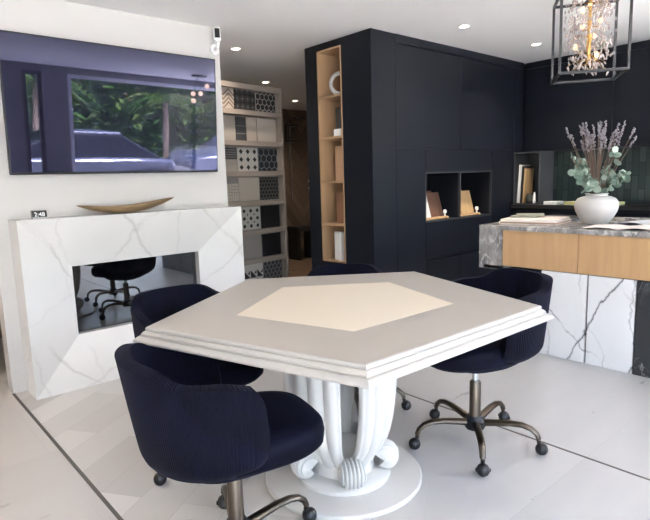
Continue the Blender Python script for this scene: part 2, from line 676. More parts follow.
# ================================================================== FIREPLACE
fp = thing('fireplace', 'white veined marble fireplace with splayed surround and dark glass front', 'fireplace', (1.4935, 3.76, 0))
x0, x1, z1 = -.7635, .7635, 1.09
yf, yo, yg = -.225, -.095, -.04
ox0, ox1, oz0, oz1 = -.45, .45, .32, .77
s = MB()
P = {'a': (x0, yf, 0), 'b': (x1, yf, 0), 'c': (x1, yf, z1), 'd': (x0, yf, z1), 'e': (ox0, yo, oz0), 'f': (ox1, yo, oz0), 'g': (ox1, yo, oz1), 'h': (ox0, yo, oz1)}
for q in ('abfe', 'bcgf', 'cdhg', 'daeh'):
    s.poly([P[k] for k in q])
s.poly([(x0, yf, 0), (x0, -.001, 0), (x0, -.001, z1), (x0, yf, z1)])
s.poly([(x1, yf, 0), (x1, -.001, 0), (x1, -.001, z1), (x1, yf, z1)])
s.poly([(x0, yf, z1), (x1, yf, z1), (x1, -.001, z1), (x0, -.001, z1)])
s.poly([(x0, yf, 0), (x1, yf, 0), (x1, -.001, 0), (x0, -.001, 0)])
obj('surround', s, fire_marble, fp)
j = MB()
j.poly([(ox0, yo, oz0), (ox1, yo, oz0), (ox1, yg, oz0), (ox0, yg, oz0)])
j.poly([(ox0, yo, oz1), (ox1, yo, oz1), (ox1, yg, oz1), (ox0, yg, oz1)])
j.poly([(ox0, yo, oz0), (ox0, yo, oz1), (ox0, yg, oz1), (ox0, yg, oz0)])
j.poly([(ox1, yo, oz0), (ox1, yo, oz1), (ox1, yg, oz1), (ox1, yg, oz0)])
obj('reveal', j, mat('reveal_grey', (.42, .41, .40), .4), fp)
obj('glass_front', bx((ox0, yg, oz0), (ox1, yg + .008, oz1)), fire_glass, fp)['label'] = 'dark reflective glass front'
gs = MB()
gs.tube([(-.7635, yf - .001, .3), (-.62, yf - .0, .3)], .0005, 4)

# ================================================================== TELEVISION
tv = thing('television', 'large dark flat screen television tilted forward on white wall', 'television', (1.468, 3.735, 1.358))
tv.rotation_euler = (R(3.8), 0, 0)
b = MB()
w, h = 1.415, .822
b.box((-w / 2, -.03, 0), (w / 2, -.002, h))
obj('housing', b, black, tv, bevel=.004)
obj('screen', bx((-w / 2 + .008, -.0335, .014), (w / 2 - .008, -.0302, h - .008)), screen, tv)['label'] = 'glossy bluish black screen'
obj('bracket', bx((-.2, -.003, .25), (.2, .018, .55)), black, tv)

# mantel objects
bw = thing('wooden_bowl', 'long crescent driftwood bowl on marble mantel', 'bowl', (1.437, 3.655, 1.09))
o_, N = MB(), 28
rings = []
for i in range(N + 1):
    u = -1 + 2 * i / N
    zc = .016 + .075 * abs(u) ** 2.0 + (.012 * u)
    wd = max(.003, .075 * (1 - u * u) ** .8)
    dp = max(.003, .052 * (1 - u * u) ** .7)
    ring = []
    for k in range(13):
        a = pi * k / 12
        ring.append((u * .335, wd * cos(a), zc + dp * (1 - sin(a)) - .0155))
    for k in range(13):
        a = pi * (12 - k) / 12
        ring.append((u * .335, wd * .82 * cos(a), zc + dp * (1 - .78 * sin(a)) - .0155))
    rings.append(ring)
o_.loft(rings)
zmin = min(v[2] for v in o_.v)
o_.v = [(x, y, z - zmin) for x, y, z in o_.v]
obj('dish', o_, drift, bw, smooth=True)

ck = thing('desk_clock', 'small digital clock with white numerals on black, left end of mantel', 'clock', (.868, 3.6, 1.09), R(-3))
obj('body', MB().loft([[(-.042, -.02, 0), (.042, -.02, 0), (.042, .02, 0), (-.042, .02, 0)], [(-.042, -.008, .052), (.042, -.008, .052), (.042, .02, .052), (-.042, .02, .052)]]), mat('clock_grey', (.35, .34, .33), .4), ck, bevel=.002)
obj('display', MB().loft([[(-.040, -.0195, .012), (.040, -.0195, .012), (.040, -.017, .012), (-.040, -.017, .012)], [(-.040, -.0105, .05), (.040, -.0105, .05), (.040, -.008, .05), (-.040, -.008, .05)]]), black, ck)
tx = bpy.data.curves.new('numerals', 'FONT')
tx.body = '2:48'
tx.size = .034
tx.align_x = 'CENTER'
tx.extrude = .0004
tx.materials.append(emit('digit_white', (.8, .8, .8), .12))
tmp_ = bpy.data.objects.new('numerals', tx)
C.objects.link(tmp_)
dg_ = bpy.context.evaluated_depsgraph_get()
me_ = bpy.data.meshes.new_from_object(tmp_.evaluated_get(dg_))
bpy.data.objects.remove(tmp_)
to = bpy.data.objects.new('numerals', me_)
C.objects.link(to)
to.parent = ck
to.location = (0, -.0195, .017)
to.rotation_euler = (R(77), 0, 0)

# security camera at the wall end
se = thing('security_camera', 'small white security camera with black lens face by ceiling', 'camera', (2.235, 3.76, 2.27))
obj('wall_plate', MB().lathe([(.038, 0), (.038, .012), (.03, .018)], 20), white_plastic, se, rot=(R(90), 0, 0), smooth=True)
obj('arm', MB().tube([(0, -.015, 0), (0, -.05, .01), (.0, -.06, .05)], .014), white_plastic, se, smooth=True)
hdp = bpy.data.objects.new('camera_head', None)
hb = MB().box((-.026, -.05, 0), (.026, .02, .105))
hh = obj('camera_head', hb, white_plastic, se, bevel=.012, loc=(0, -.05, .04), rot=(R(-8), 0, R(-25)))
obj('lens_face', bx((-.019, -.053, .02), (.019, -.049, .09)), black, hh, bevel=.0015)
bpy.data.objects.remove(hdp)

# ================================================================== TALL SHELF CABINET (oak niche) and TALL DISPLAY CABINET
XS, YF = 3.225, 3.07
tc_ = thing('shelf_cabinet', 'tall dark navy cabinet with narrow oak niche in its side', 'cabinet', (XS, YF, 0))
DX = 3.51 - XS - .002
ny0, ny1, nz0, nz1 = .34, .648, .54, 2.37
c = MB()
c.box((0, 0, 0), (DX, ny0, ZC - .002)).box((0, ny1, 0), (DX, .81, ZC - .002))
c.box((0, ny0, 0), (DX, ny1, nz0)).box((0, ny0, nz1), (DX, ny1, ZC - .002)).box((DX - .012, ny0, nz0), (DX, ny1, nz1))
obj('carcass', c, navy, tc_)
l = MB()
t = .014
l.box((-.003, ny0, nz0), (DX - .012, ny0 + t, nz1)).box((-.003, ny1 - t, nz0), (DX - .012, ny1, nz1))
l.box((-.003, ny0 + t, nz1 - t), (DX - .012, ny1 - t, nz1)).box((-.003, ny0 + t, nz0), (DX - .012, ny1 - t, nz0 + t))
l.box((DX - .02, ny0 + t, nz0 + t), (DX - .012, ny1 - t, nz1 - t))
obj('niche_lining', l, oak_in, tc_)['label'] = 'pale oak niche lining'
shz = [.884, 1.261, 1.64, 1.985]
for z in shz:
    obj('shelf', bx((.0, ny0 + t, z - .02), (DX - .02, ny1 - t, z)), oak_in, tc_)['label'] = 'oak shelf'


def on_shelf(name, label, cat, mb, m, loc, rz=0, **kw):
    o = obj(name, mb, m, loc=loc, rot=(0, 0, rz), **kw)
    return tag(o, label, cat)


rg = MB()
rr = [[(( .0) + (.018 * cos(b_)) , (.085 + .018 * sin(b_)) * cos(a_), .103 + (.085 + .018 * sin(b_)) * sin(a_)) for b_ in [2 * pi * k / 10 for k in range(10)]] for a_ in [2 * pi * k / 32 for k in range(33)]]
rg.loft(rr, caps=False)
on_shelf('ring_sculpture', 'pale ring sculpture on the top shelf of the oak niche', 'sculpture', rg, ceramic, (XS + .10, YF + .46, 1.985), R(40), smooth=True)
on_shelf('sample_book', 'dark book standing on the second oak niche shelf', 'book', bx((-.015, -.06, 0), (.015, .06, .25)), mat('book_dark', (.05, .055, .06), .5), (XS + .11, YF + .482, 1.64), R(-12), bevel=.003)
on_shelf('small_box', 'small white box in front of the dark book in oak niche', 'box', bx((-.025, -.04, 0), (.025, .04, .06)), white_plastic, (XS + .04, YF + .43, 1.64), R(5), bevel=.003)
on_shelf('wood_sample', 'brown timber sample board on the middle oak niche shelf', 'board', bx((-.008, -.07, 0), (.008, .07, .30)), door_wood, (XS + .08, YF + .465, 1.261), R(-8), bevel=.002)
on_shelf('wood_sample', 'reddish timber sample board on the fourth oak niche shelf down', 'board', bx((-.008, -.07, 0), (.008, .07, .27)), wood('red_wood', (.32, .17, .10), (.24, .12, .07)), (XS + .08, YF + .465, .884), R(-8), bevel=.002)
on_shelf('sample_book', 'white book standing at the bottom of the oak niche', 'book', bx((-.02, -.05, 0), (.02, .05, .255)), white_plastic, (XS + .05, YF + .475, nz0 + t), R(-10), bevel=.003)

XD = 3.51
dc = thing('display_cabinet', 'wide dark navy wall of cupboards with two open display niches', 'cabinet', (XD, YF, 0))
W = 6.115 - XD
na0, na1, nb0, nb1, za, zb, nd = 3.907 - XD, 4.418 - XD, 4.436 - XD, 4.962 - XD, .872, 1.30, .36
c = MB()
b0 = .02
c.box((0, b0 + nd, 0), (W, .81, ZC - .002))
c.box((0, b0, 0), (na0, b0 + nd, ZC - .002)).box((nb1, b0, 0), (W, b0 + nd, ZC - .002))
c.box((na0, b0, 0), (nb1, b0 + nd, za)).box((na0, b0, zb), (nb1, b0 + nd, ZC - .002)).box((na1, b0, za), (nb0, b0 + nd, zb))
obj('carcass', c, navy_in, dc)
g = .004
DW = 5.56 - XD


def front(name, x0, x1, z0, z1):
    return obj(name, bx((x0 + g / 2, 0, z0 + g / 2), (x1 - g / 2, b0 - .001, z1 - g / 2)), navy, dc, bevel=.0015)


obj('cornice', bx((0, -.004, 2.362), (DW, b0, ZC - .002)), navy, dc)
front('door', 0, na1 + .009, 1.515, 2.355)
front('door', na1 + .009, 5.40 - XD, 1.515, 2.355)
front('filler_panel', 5.40 - XD, DW, .1, 2.355)
front('side_panel', 0, na0, .1, 1.515)
front('side_panel', nb1 + .016, 5.40 - XD, .53, 1.515)
front('lintel_panel', na0, nb1 + .016, zb + .012, 1.515)
front('apron_panel', na0, nb1 + .016, .53, za - .012)
front('drawer', na0, na1 + .009, .1, .505)
front('drawer', na1 + .009, 5.40 - XD, .1, .505)
obj('plinth', bx((0, .03, 0), (DW, .034, .1)), black, dc)
nf = MB()
e = .014
nf.box((na0 - .004, -.003, za - .012), (nb1 + .014, b0, za)).box((na0 - .004, -.003, zb), (nb1 + .014, b0, zb + .012))
nf.box((na0 - .012, -.003, za - .012), (na0, b0, zb + .012)).box((na1, -.003, za), (nb0, b0, zb)).box((nb1, -.003, za - .012), (nb1 + .014, b0, zb + .012))
obj('niche_frame', nf, mat('niche_grey', (.035, .038, .045), .4), dc)

# sample boards in the two niches
red_b = wood('walnut_board', (.20, .105, .07), (.13, .065, .045))
tan_b = wood('oak_board', (.62, .42, .22), (.52, .33, .16))
tan2_b = wood('oak_board_deep', (.52, .33, .17), (.44, .27, .12))
grey_b = mat('grey_board', (.33, .29, .26), .5)


def stand(x, label):
    t = thing('board_stand', label, 'stand', (x, YF + .10, .872))
    st = MB().box((-.19, -.02, .0005), (.19, .02, .02)).box((-.17, -.04, .0005), (-.14, .22, .0159)).box((.14, -.04, .0005), (.17, .22, .0159))
    obj('rail', st, oak, t)
    for sx in (-.155, .155):
        obj('peg', MB().lathe([(.008, .02), (.008, .045), (.017, .05), (.017, .075), (.004, .082)], 12, (sx, -.005, 0)), white_plastic, t, smooth=True)
    return t


stand(4.16, 'small peg stand under the walnut boards in the left niche')
stand(4.70, 'small peg stand under the oak boards in the right niche')


def board(label, x, y, w_, h_, m, rz, group, lean=14):
    o = obj('sample_board', bx((-w_ / 2, 0, 0), (w_ / 2, .014, h_)), m, loc=(x, y, .8935), rot=(R(-lean), 0, rz), bevel=.0015)
    tag(o, label, 'board', group)


board('tallest grey brown sample board behind the walnut boards, left niche', 4.11, 3.29, .26, .262, grey_b, R(12), 'boards in the left niche')
board('walnut sample board at the back of the left niche row', 4.19, 3.245, .30, .25, red_b, R(12), 'boards in the left niche')
board('white edged sample board leaning at the left of the niche', 4.035, 3.145, .13, .235, white_plastic, R(12), 'boards in the left niche')
board('walnut sample board in front in the left niche', 4.235, 3.19, .27, .235, red_b, R(12), 'boards in the left niche')
board('tallest pale oak board at the back of the right niche', 4.63, 3.295, .24, .272, tan_b, R(10), 'boards in the right niche')
board('middle honey oak board in the right niche row', 4.69, 3.245, .28, .255, tan2_b, R(10), 'boards in the right niche')
board('front pale oak sample board in the right niche', 4.72, 3.175, .30, .232, tan_b, R(10), 'boards in the right niche')

# ================================================================== KITCHEN BACK RUN
XU = 5.6
kb = thing('base_cabinets', 'low dark cabinets along the back kitchen wall', 'cabinet', (5.36, 3.066, 0))
obj('carcass', bx((.02, -2.7, .1), (.75, 0, .91)), navy_in, kb)
for i in range(4):
    y = -.0 - i * .675
    obj('door', bx((0, y - .671, .1), (.019, y, .89)), navy, kb, bevel=.0015)
wt = obj('kitchen_worktop', bx((5.34, .366, .912), (6.115, 3.064, .95)), mat('dark_worktop', (.02, .021, .023), .3))
tag(wt, 'thin dark worktop along the back kitchen wall', 'worktop')
ku = thing('wall_cabinets', 'flat dark navy upper cabinets reaching the ceiling over green tiles', 'cabinet', (XU, 3.066, 1.5))
obj('carcass', bx((.02, -2.7, 0), (.51, 0, ZC - 1.503)), navy_in, ku)
for i in range(3):
    y = -.0 - i * .9
    obj('door', bx((0, y - .897, 0), (.019, y, .86)), navy, ku, bevel=.0012)
obj('cornice', bx((-.004, -2.7, .865), (.019, 0, ZC - 1.503)), navy, ku)
struct('trim_3', bx((6.09, .366, .951), (6.118, 3.06, 1.499)), splash_tile())

sb = thing('shelf_box', 'open dark shelf box standing in the worktop corner', 'shelf', (5.38, 3.06, .95))
q = MB()
q.box((0, -.295, 0), (.3, -.28, .545)).box((0, -.015, 0), (.3, 0, .545)).box((0, -.28, .53), (.3, -.015, .545)).box((0, -.28, 0), (.3, -.015, .012)).box((.29, -.28, .012), (.3, -.015, .53))
obj('casing', q, mat('box_grey', (.05, .053, .06), .4), sb, bevel=.0012)
for (lb, m, y, hh_, th) in (('white sample board leftmost in the corner shelf box', white_plastic, 3.022, .40, .03), ('black sample board between white and tan ones in corner box', black, 2.992, .385, .016), ('tan sample board beside the black one in corner box', tan_b, 2.968, .36, .012)):
    o = obj('sample_board', bx((0, -th / 2, 0), (.18, th / 2, hh_)), m, loc=(5.40, y - .008, .965), rot=(R(3), 0, 0), bevel=.0015)
    tag(o, lb, 'board', 'boards in the corner shelf box')
o = obj('storage_jar', MB().lathe([(.03, 0), (.042, .012), (.045, .05), (.036, .085), (.03, .09), (.03, .1), (.004, .104)], 20), mat('jar_dark', (.06, .065, .06), .2), loc=(5.44, 2.90, .962), smooth=True)
tag(o, 'dark rounded jar inside the corner shelf box', 'jar')
o = obj('small_bottle', MB().lathe([(.014, 0), (.016, .006), (.016, .085), (.01, .098), (.01, .115), (.003, .117)], 16), white_plastic, loc=(5.41, 2.835, .962), smooth=True)
tag(o, 'slim white bottle at the right of the corner shelf box', 'bottle')
o = obj('brochure_stack', bx((-.08, -.07, 0), (.08, .07, .03)), mat('paper_white', (.75, .75, .74), .5), loc=(5.48, 2.66, .95), bevel=.002)
tag(o, 'small white stack of papers on dark worktop beside shelf box', 'papers')
o = obj('sample_tray', bx((-.1, -.25, 0), (.1, .25, .028)), mat('yellow_green', (.52, .50, .24), .5), loc=(5.50, 2.27, .95), bevel=.002)
tag(o, 'flat yellowish sample slab on the dark worktop behind vase', 'slab')

# ================================================================== ISLAND
XI = 3.58
IY0, IY1, XB = -.55, 2.303, 4.70
il = thing('kitchen_island', 'kitchen island with grey stone top, oak fronts and white marble panels', 'island', (XI, 0, 0))
obj('worktop', bx((-.01, IY0, .868), (XB - XI, IY1, .90)), slab_marble, il, bevel=.002)['label'] = 'grey veined stone worktop'
ep = MB()
ep.box((0, 2.116, .578), (.03, IY1 - .034, .867)).box((-.008, IY1 - .032, .575), (XB - XI, IY1, .867)).box((.0, 2.116, .575), (XB - XI, IY1 - .033, .60))
obj('end_block', ep, slab_marble, il)['label'] = 'grey stone drop end'
ws = [(2.112, 1.566), (1.562, .94), (.936, .30), (.296, -.36)]
for a_, b_ in ws:
    obj('drawer', bx((.002, b_, .606), (.022, a_, .866)), oak_h, il, bevel=.001)['label'] = 'plain oak drawer front'
obj('frame', bx((.024, IY0, .603), (XB - XI - .05, 2.10, .866)), navy_in, il)
obj('core', bx((.05, IY0, .0), (XB - XI - .35, 1.80, .602)), navy_in, il)
ms = [(1.81, 1.502), (1.489, 1.204)]
for a_, b_ in ms:
    obj('base_panel', bx((.004, b_, .002), (.024, a_, .600)), isl_marble, il)['label'] = 'white marble panel with dark veins'
for a_, b_ in ((1.199, .66), (.655, .1), (.095, -.5)):
    obj('base_panel', bx((.004, b_, .002), (.024, a_, .600)), dark_marble, il)['label'] = 'dark stone panel'
obj('plinth_back', bx((.03, IY0 + .05, 0), (.05, 1.81, .6)), black, il)

# things on the island
pk = mat('pink_paper', (.74, .64, .585), .55)
pk_edge = mat('card_brown', (.42, .30, .22), .6)


def book(name, label, cat, loc, rz, size, m_cover, m_page):
    t = thing(name, label, cat, loc, rz)
    x, y, z = size
    obj('pages', bx((-x / 2 + .004, -y / 2 + .004, .004), (x / 2 - .004, y / 2 - .004, z - .004)), m_page, t)
    cv = MB().box((-x / 2, -y / 2, 0), (x / 2, y / 2, .004)).box((-x / 2, -y / 2, z - .004), (x / 2, y / 2, z)).box((-x / 2, y / 2 - .004, .004), (x / 2, y / 2, z - .004))
    obj('cover', cv, m_cover, t)
    return t


book('sample_catalogue', 'lower pale pink catalogue lying on the left end of the island', 'catalogue', (3.92, 2.04, .90), R(8), (.36, .42, .02), pk, pk_edge)
book('sample_catalogue', 'upper pale pink catalogue stacked on another on the island', 'catalogue', (3.925, 2.045, .92), R(10), (.34, .41, .016), pk, white_plastic)
tl = MB()
for k, (dx, dy, a_) in enumerate(((0, 0, .2), (.02, -.03, .5))):
    ca, sa = cos(a_), sin(a_)
    pts = [(dx + x * ca - y * sa, dy + x * sa + y * ca) for x, y in ((-.06, -.1), (.06, -.1), (.06, .1), (-.06, .1))]
    tl.prism(pts, k * .0135, k * .0135 + .0125)
o = obj('tile_samples', tl, mat('sage_tile', (.33, .34, .27), .35), loc=(3.95, 2.14, .936), bevel=.0015)
tag(o, 'sage green tile samples lying on the stacked pink catalogues', 'tiles')
o = obj('dark_binder', MB().prism([(-.14, -.17), (.14, -.17), (.14, .17), (-.14, .17)], 0, .022), mat('binder_dark', (.045, .042, .042), .35), loc=(4.30, 2.02, .90), rot=(0, 0, R(-12)), bevel=.002)
tag(o, 'dark flat binder behind the pink catalogues on the island', 'binder')


def sheet(name, label, loc, rz, w_, h_, m, curl=.01):
    s_ = MB()
    n = 8
    for i in range(n):
        u0, u1 = i / n, (i + 1) / n
        f_ = lambda u: .003 + curl * abs(sin(u * 2 * pi)) * (1 - .3 * u)
        s_.loft([[(-h_ / 2, (u - .5) * w_, 0 if False else f_(u) - .003), (h_ / 2, (u - .5) * w_, f_(u) - .003), (h_ / 2, (u - .5) * w_, f_(u)), (-h_ / 2, (u - .5) * w_, f_(u))] for u in (u0, u1)])
    o = obj(name, s_, m, loc=loc, rot=(0, 0, rz), smooth=True)
    return tag(o, label, 'magazine')


sheet('open_magazine', 'open white magazine lying right of the vase near island front', (3.78, 1.36, .901), R(4), .44, .26, pk, .012)
sheet('open_magazine', 'open pale magazine behind the front one right of vase', (4.16, 1.30, .901), R(-10), .42, .26, mat('paper_grey', (.62, .62, .63), .5), .016)

# vase and its dried stems
VX, VY = 4.06, 1.655
vs = thing('round_vase', 'rounded off-white ceramic vase holding dried stems on island', 'vase', (VX, VY, .90))
prof = [(.004, .0), (.078, .0), (.088, .006), (.112, .04), (.138, .09), (.146, .125), (.142, .155), (.125, .18), (.095, .193), (.072, .197), (.071, .207), (.079, .213), (.074, .216), (.066, .211), (.062, .195), (.1, .18), (.125, .14), (.12, .09), (.08, .03), (.004, .02)]
obj('body', MB().lathe(prof, 40), ceramic, vs, smooth=True)
stem_m = mat('dry_stem', (.17, .115, .085), .7)
lav_m = mat('lavender', (.22, .20, .22), .8)
euc_m = [mat('euc_leaf', (.15, .22, .175), .6), mat('euc_leaf_pale', (.27, .34, .275), .6)]
RTV, FWV = Vector((.753, -.658, 0)), Vector((.658, .753, 0))
for i in range(34):
    a = random.uniform(0, 2 * pi)
    sp_ = random.uniform(.02, .16)
    if i < 4:
        sp_ = (.27, .25, .22, .24)[i]
        dirv = (RTV * (1 if i % 2 else -1) + FWV * random.uniform(-.3, .3)).normalized()
        if i % 2 == 0:
            sp_ *= .85
    else:
        dirv = RTV * cos(a) * 1.1 + FWV * sin(a) + RTV * .12
    hgt = random.uniform(.32, .47) if i >= 4 else (.43, .36, .38, .42)[i]
    base = Vector((VX, VY, .93)) + dirv * .015
    tip = Vector((VX, VY, .90 + .21 + hgt)) + dirv * sp_
    mid = base.lerp(tip, .5) - dirv * sp_ * .12
    # keep the stem inside the mouth of the vase
    neck = Vector((VX, VY, 1.12)) + dirv * min(.05, sp_ * .3)
    st = MB().tube([base, neck, neck.lerp(tip, .5) - dirv * .01, tip], .0022, 5)
    o = obj('lavender_stem', st, stem_m, smooth=True)
    tag(o, 'dried lavender stem rising from the off-white vase', 'dried flower', 'lavender stems in the vase')
    hm = MB()
    ax = (tip - neck).normalized()
    L = random.uniform(.06, .10)
    for k in range(14):
        p_ = tip + ax * (L * (k / 13 - .45))
        off = Vector((random.uniform(-1, 1), random.uniform(-1, 1), random.uniform(-.3, .3))) * .007
        hm.sphere(p_ + off, random.uniform(.0045, .008), 6)
    obj('flower_head', hm, lav_m, o, smooth=True)
for i in range(14):
    side = -1 if i < 7 else 1
    dirv = (RTV * side + FWV * random.uniform(-.9, .9)).normalized()
    sp_ = random.uniform(.09, .235)
    hgt = random.uniform(.07, .30)
    neck = Vector((VX, VY, 1.125)) + dirv * .045
    tip = Vector((VX, VY, 1.11 + hgt)) + dirv * sp_
    midp = neck.lerp(tip, .5) + Vector((0, 0, .03))
    o = obj('eucalyptus_stem', MB().tube([(VX, VY, .95), neck, midp, tip], .0025, 5), stem_m, smooth=True)
    tag(o, 'leafy eucalyptus stem in the off-white vase', 'dried flower', 'eucalyptus stems in the vase')
    lf = MB()
    for k in range(13):
        f_ = k / 12
        p_ = neck.lerp(midp, f_ * 2) if f_ < .5 else midp.lerp(tip, f_ * 2 - 1)
        nrm = Vector((random.uniform(-1, 1), random.uniform(-1, 1), random.uniform(-.2, 1))).normalized()
        u = nrm.orthogonal().normalized()
        v = nrm.cross(u)
        r_ = random.uniform(.019, .034)
        if f_ < .12:
            continue
        ctr = p_ + u * r_ * random.choice((-1.1, 1.1)) + v * random.uniform(-.02, .02)
        lf.poly([ctr + u * r_ * cos(2 * pi * q_ / 9) + v * r_ * .9 * sin(2 * pi * q_ / 9) + nrm * (.004 * cos(4 * pi * q_ / 9)) for q_ in range(9)], k % 2)
    lo_ = obj('leaves', lf, euc_m, o)
    lo_.modifiers.new('solid', 'SOLIDIFY').thickness = .001

# ================================================================== CHANDELIER
ch = thing('chandelier', 'square black cage chandelier of crystals and warm bulbs', 'chandelier', (3.670, 1.584, 1.869), R(-57.3))
hs, hz, tb = .191, .506, .0075
cg = MB()
for sx in (-hs, hs):
    for sy in (-hs, hs):
        cg.box((sx - tb, sy - tb, 0), (sx + tb, sy + tb, hz))
for z in (0, hz - 2 * tb):
    for sy in (-hs, hs):
        cg.box((-hs + tb, sy - tb, z), (hs - tb, sy + tb, z + 2 * tb))
    for sx in (-hs, hs):
        cg.box((sx - tb, -hs + tb, z), (sx + tb, hs - tb, z + 2 * tb))
cg.box((-hs + tb, -tb, hz - 2 * tb), (hs - tb, tb, hz)).box((-tb, -hs + tb, hz - 2 * tb), (tb, hs - tb, hz))
obj('cage', cg, dark_metal, ch)
obj('ceiling_rod', MB().lathe([(.006, hz), (.006, ZC - 1.869 - .02), (.06, ZC - 1.869 - .018), (.06, ZC - 1.869 - .001)], 16), dark_metal, ch, smooth=True)
obj('stem', MB().lathe([(.003, .075), (.013, .08), (.012, .2), (.018, .24), (.011, .28), (.012, hz - .015)], 14), gold, ch, smooth=True)
bulbs = [(.05, .02, .14), (-.075, .03, .2), (.02, -.05, .24), (-.03, .06, .33), (.06, -.02, .34), (-.05, -.05, .40), (.0, .0, .44)]
for (x, y, z) in bulbs:
    bo = obj('bulb', MB().sphere((x, y, z), .013, 12, sz=1.5), bulb_glow, ch, smooth=True)
    obj('bulb_holder', MB().tube([(0, 0, z - .03), (x * .8, y * .8, z - .035), (x, y, z - .018)], .004, 6), gold, bo, smooth=True)
cr = bpy.data.meshes.new('crystal_drop')
cm = MB()
cm.lathe([(.0006, .0), (.0065, .007), (.0058, .018), (.0025, .03), (.0005, .034)], 6)
cr.from_pydata(cm.v, [], cm.f)
cr.materials.append(crystal)
tw = MB()
for i in range(98):
    a = random.uniform(0, 2 * pi)
    z = random.uniform(.045, .48) if i > 26 else random.uniform(.03, .11)
    rad = random.uniform(.075, .145) if z > .11 else random.uniform(.03, .12)
    p_ = Vector((rad * cos(a), rad * sin(a), z))
    tw.tube([(0, 0, max(z + .02, .085)), (p_.x * .55, p_.y * .55, z + .03), tuple(p_ + Vector((0, 0, .004)))], .0011, 4)
    o = bpy.data.objects.new('crystal_drop', cr)
    C.objects.link(o)
    o.parent = ch
    o.location = p_
    s_ = random.uniform(.8, 1.35)
    o.scale = (s_, s_, s_)
    o.rotation_euler = (R(180) + random.uniform(-.8, .8), random.uniform(-.8, .8), random.uniform(0, 3))
obj('twigs', tw, gold, ch)
more = MB()
for i in range(330):
    a = random.uniform(0, 2 * pi)
    z = random.uniform(.09, .49)
    rad = random.uniform(.05, .155)
    more.lathe([(.0005, 0), (.0055, .006), (.005, .014), (.0005, .024)], 5, (rad * cos(a), rad * sin(a), z))
mo = obj('small_crystals', more, crystal, ch)
mo['kind'] = 'stuff'

# ================================================================== DOWNLIGHTS
def downlight(x, y, label, power, col=(1, .86, .7)):
    t = thing('downlight', label, 'light', (x, y, ZC), 0, 'recessed ceiling downlights')
    obj('ring', MB().lathe([(.040, -.001), (.052, -.001), (.052, -.006), (.038, -.008), (.034, -.002)], 28), white_plastic, t, smooth=True)
    lp = obj('lamp', MB().lathe([(.001, -.004), (.037, -.004), (.037, -.002), (.001, -.002)], 24), lamp_glow, t)
    l_ = bpy.data.lights.new('downlight_beam', 'SPOT')
    l_.energy = power * LAMP
    l_.color = col
    l_.spot_size = R(120)
    l_.spot_blend = .9
    l_.shadow_soft_size = .035
    lo = bpy.data.objects.new('downlight_beam', l_)
    C.objects.link(lo)
    lo.location = (x, y, ZC - .012)
    return t


downlight(2.717, 4.209, 'round ceiling downlight nearest the end of the white wall', 5)
downlight(3.872, 5.394, 'round ceiling downlight just above the tile rack', 5)
downlight(5.097, 6.389, 'round ceiling downlight in front of the brown shower wall', 5)
downlight(3.80, 2.608, 'ceiling downlight in front of the tall navy doors', 8)
downlight(4.863, 2.57, 'ceiling downlight nearest the chandelier', 8)
for k_, (x, y, lb) in enumerate(((1.4, -1.2, 'ceiling downlight by the shopfront seen in the screen, left one'),
                                 (2.5, -1.75, 'ceiling downlight by the shopfront seen in the screen, right one'),
                                 (-.35, 2.75, 'added unseen fill downlight left of the fireplace'), (-.55, .6, 'added unseen fill downlight left of the camera'),  # from here on: unseen fill lamps, added to brighten the dim left side
                                 (-1.9, 1.9, 'added unseen fill downlight far left of the fireplace'))):
    downlight(x, y, lb, 5.5)

pn = thing('pendant_lamp', 'pendant lamp with four globe bulbs seen in the screen reflection', 'lamp', (4.72, -1.25, ZC))
obj('canopy', MB().lathe([(.001, -.03), (.13, -.03), (.13, -.001), (.001, -.001)], 24), black, pn)
for (x, y, z) in ((.12, .05, -.17), (-.13, .03, -.31), (.08, -.1, -.29), (-.08, -.05, -.42)):
    cd = obj('cord', MB().tube([(x * .3, y * .3, -.03), (x, y, z + .04)], .003, 5), black, pn)
    obj('bulb', MB().sphere((x, y, z), .04, 14), emit('globe_glow', (1, .68, .42), 3), cd, smooth=True)

# ================================================================== TILE DISPLAY RACK
RA = R(8.44)
rk = thing('tile_rack', 'tall grey display rack holding rows of sample tiles', 'rack', (3.47, 4.6, 0), RA)
rack_m = mat('rack_grey', (.27, .23, .20), .5)
RW, RH = 1.16, 2.2
obj('back_panel', bx((-RW, .06, .02), (0, .075, RH)), rack_m, rk)
for x in (-RW, -.03):
    obj('side_post', bx((x, -.03, 0), (x + .03, .06, RH)), rack_m, rk)
zr = [.195, .485, .775, 1.065, 1.355, 1.645, 1.935]
for z in zr + [2.2 - .022]:
    obj('rail', bx((-RW + .031, -.03, z - .024), (-.031, .059, z + .022)), rack_m, rk)
TW, TH = .264, .228
tmat = {k: mat('tile_' + k, v, .45) for k, v in dict(stone=(.33, .295, .26), beige=(.40, .345, .295), brown=(.13, .095, .075), black=(.012, .012, .014), white=(.47, .445, .41),
        grey=(.22, .21, .205), taupe=(.27, .245, .225), darkgrey=(.05, .05, .055), line=(.22, .21, .20), pale=(.42, .375, .325), blue=(.20, .23, .26)).items()}


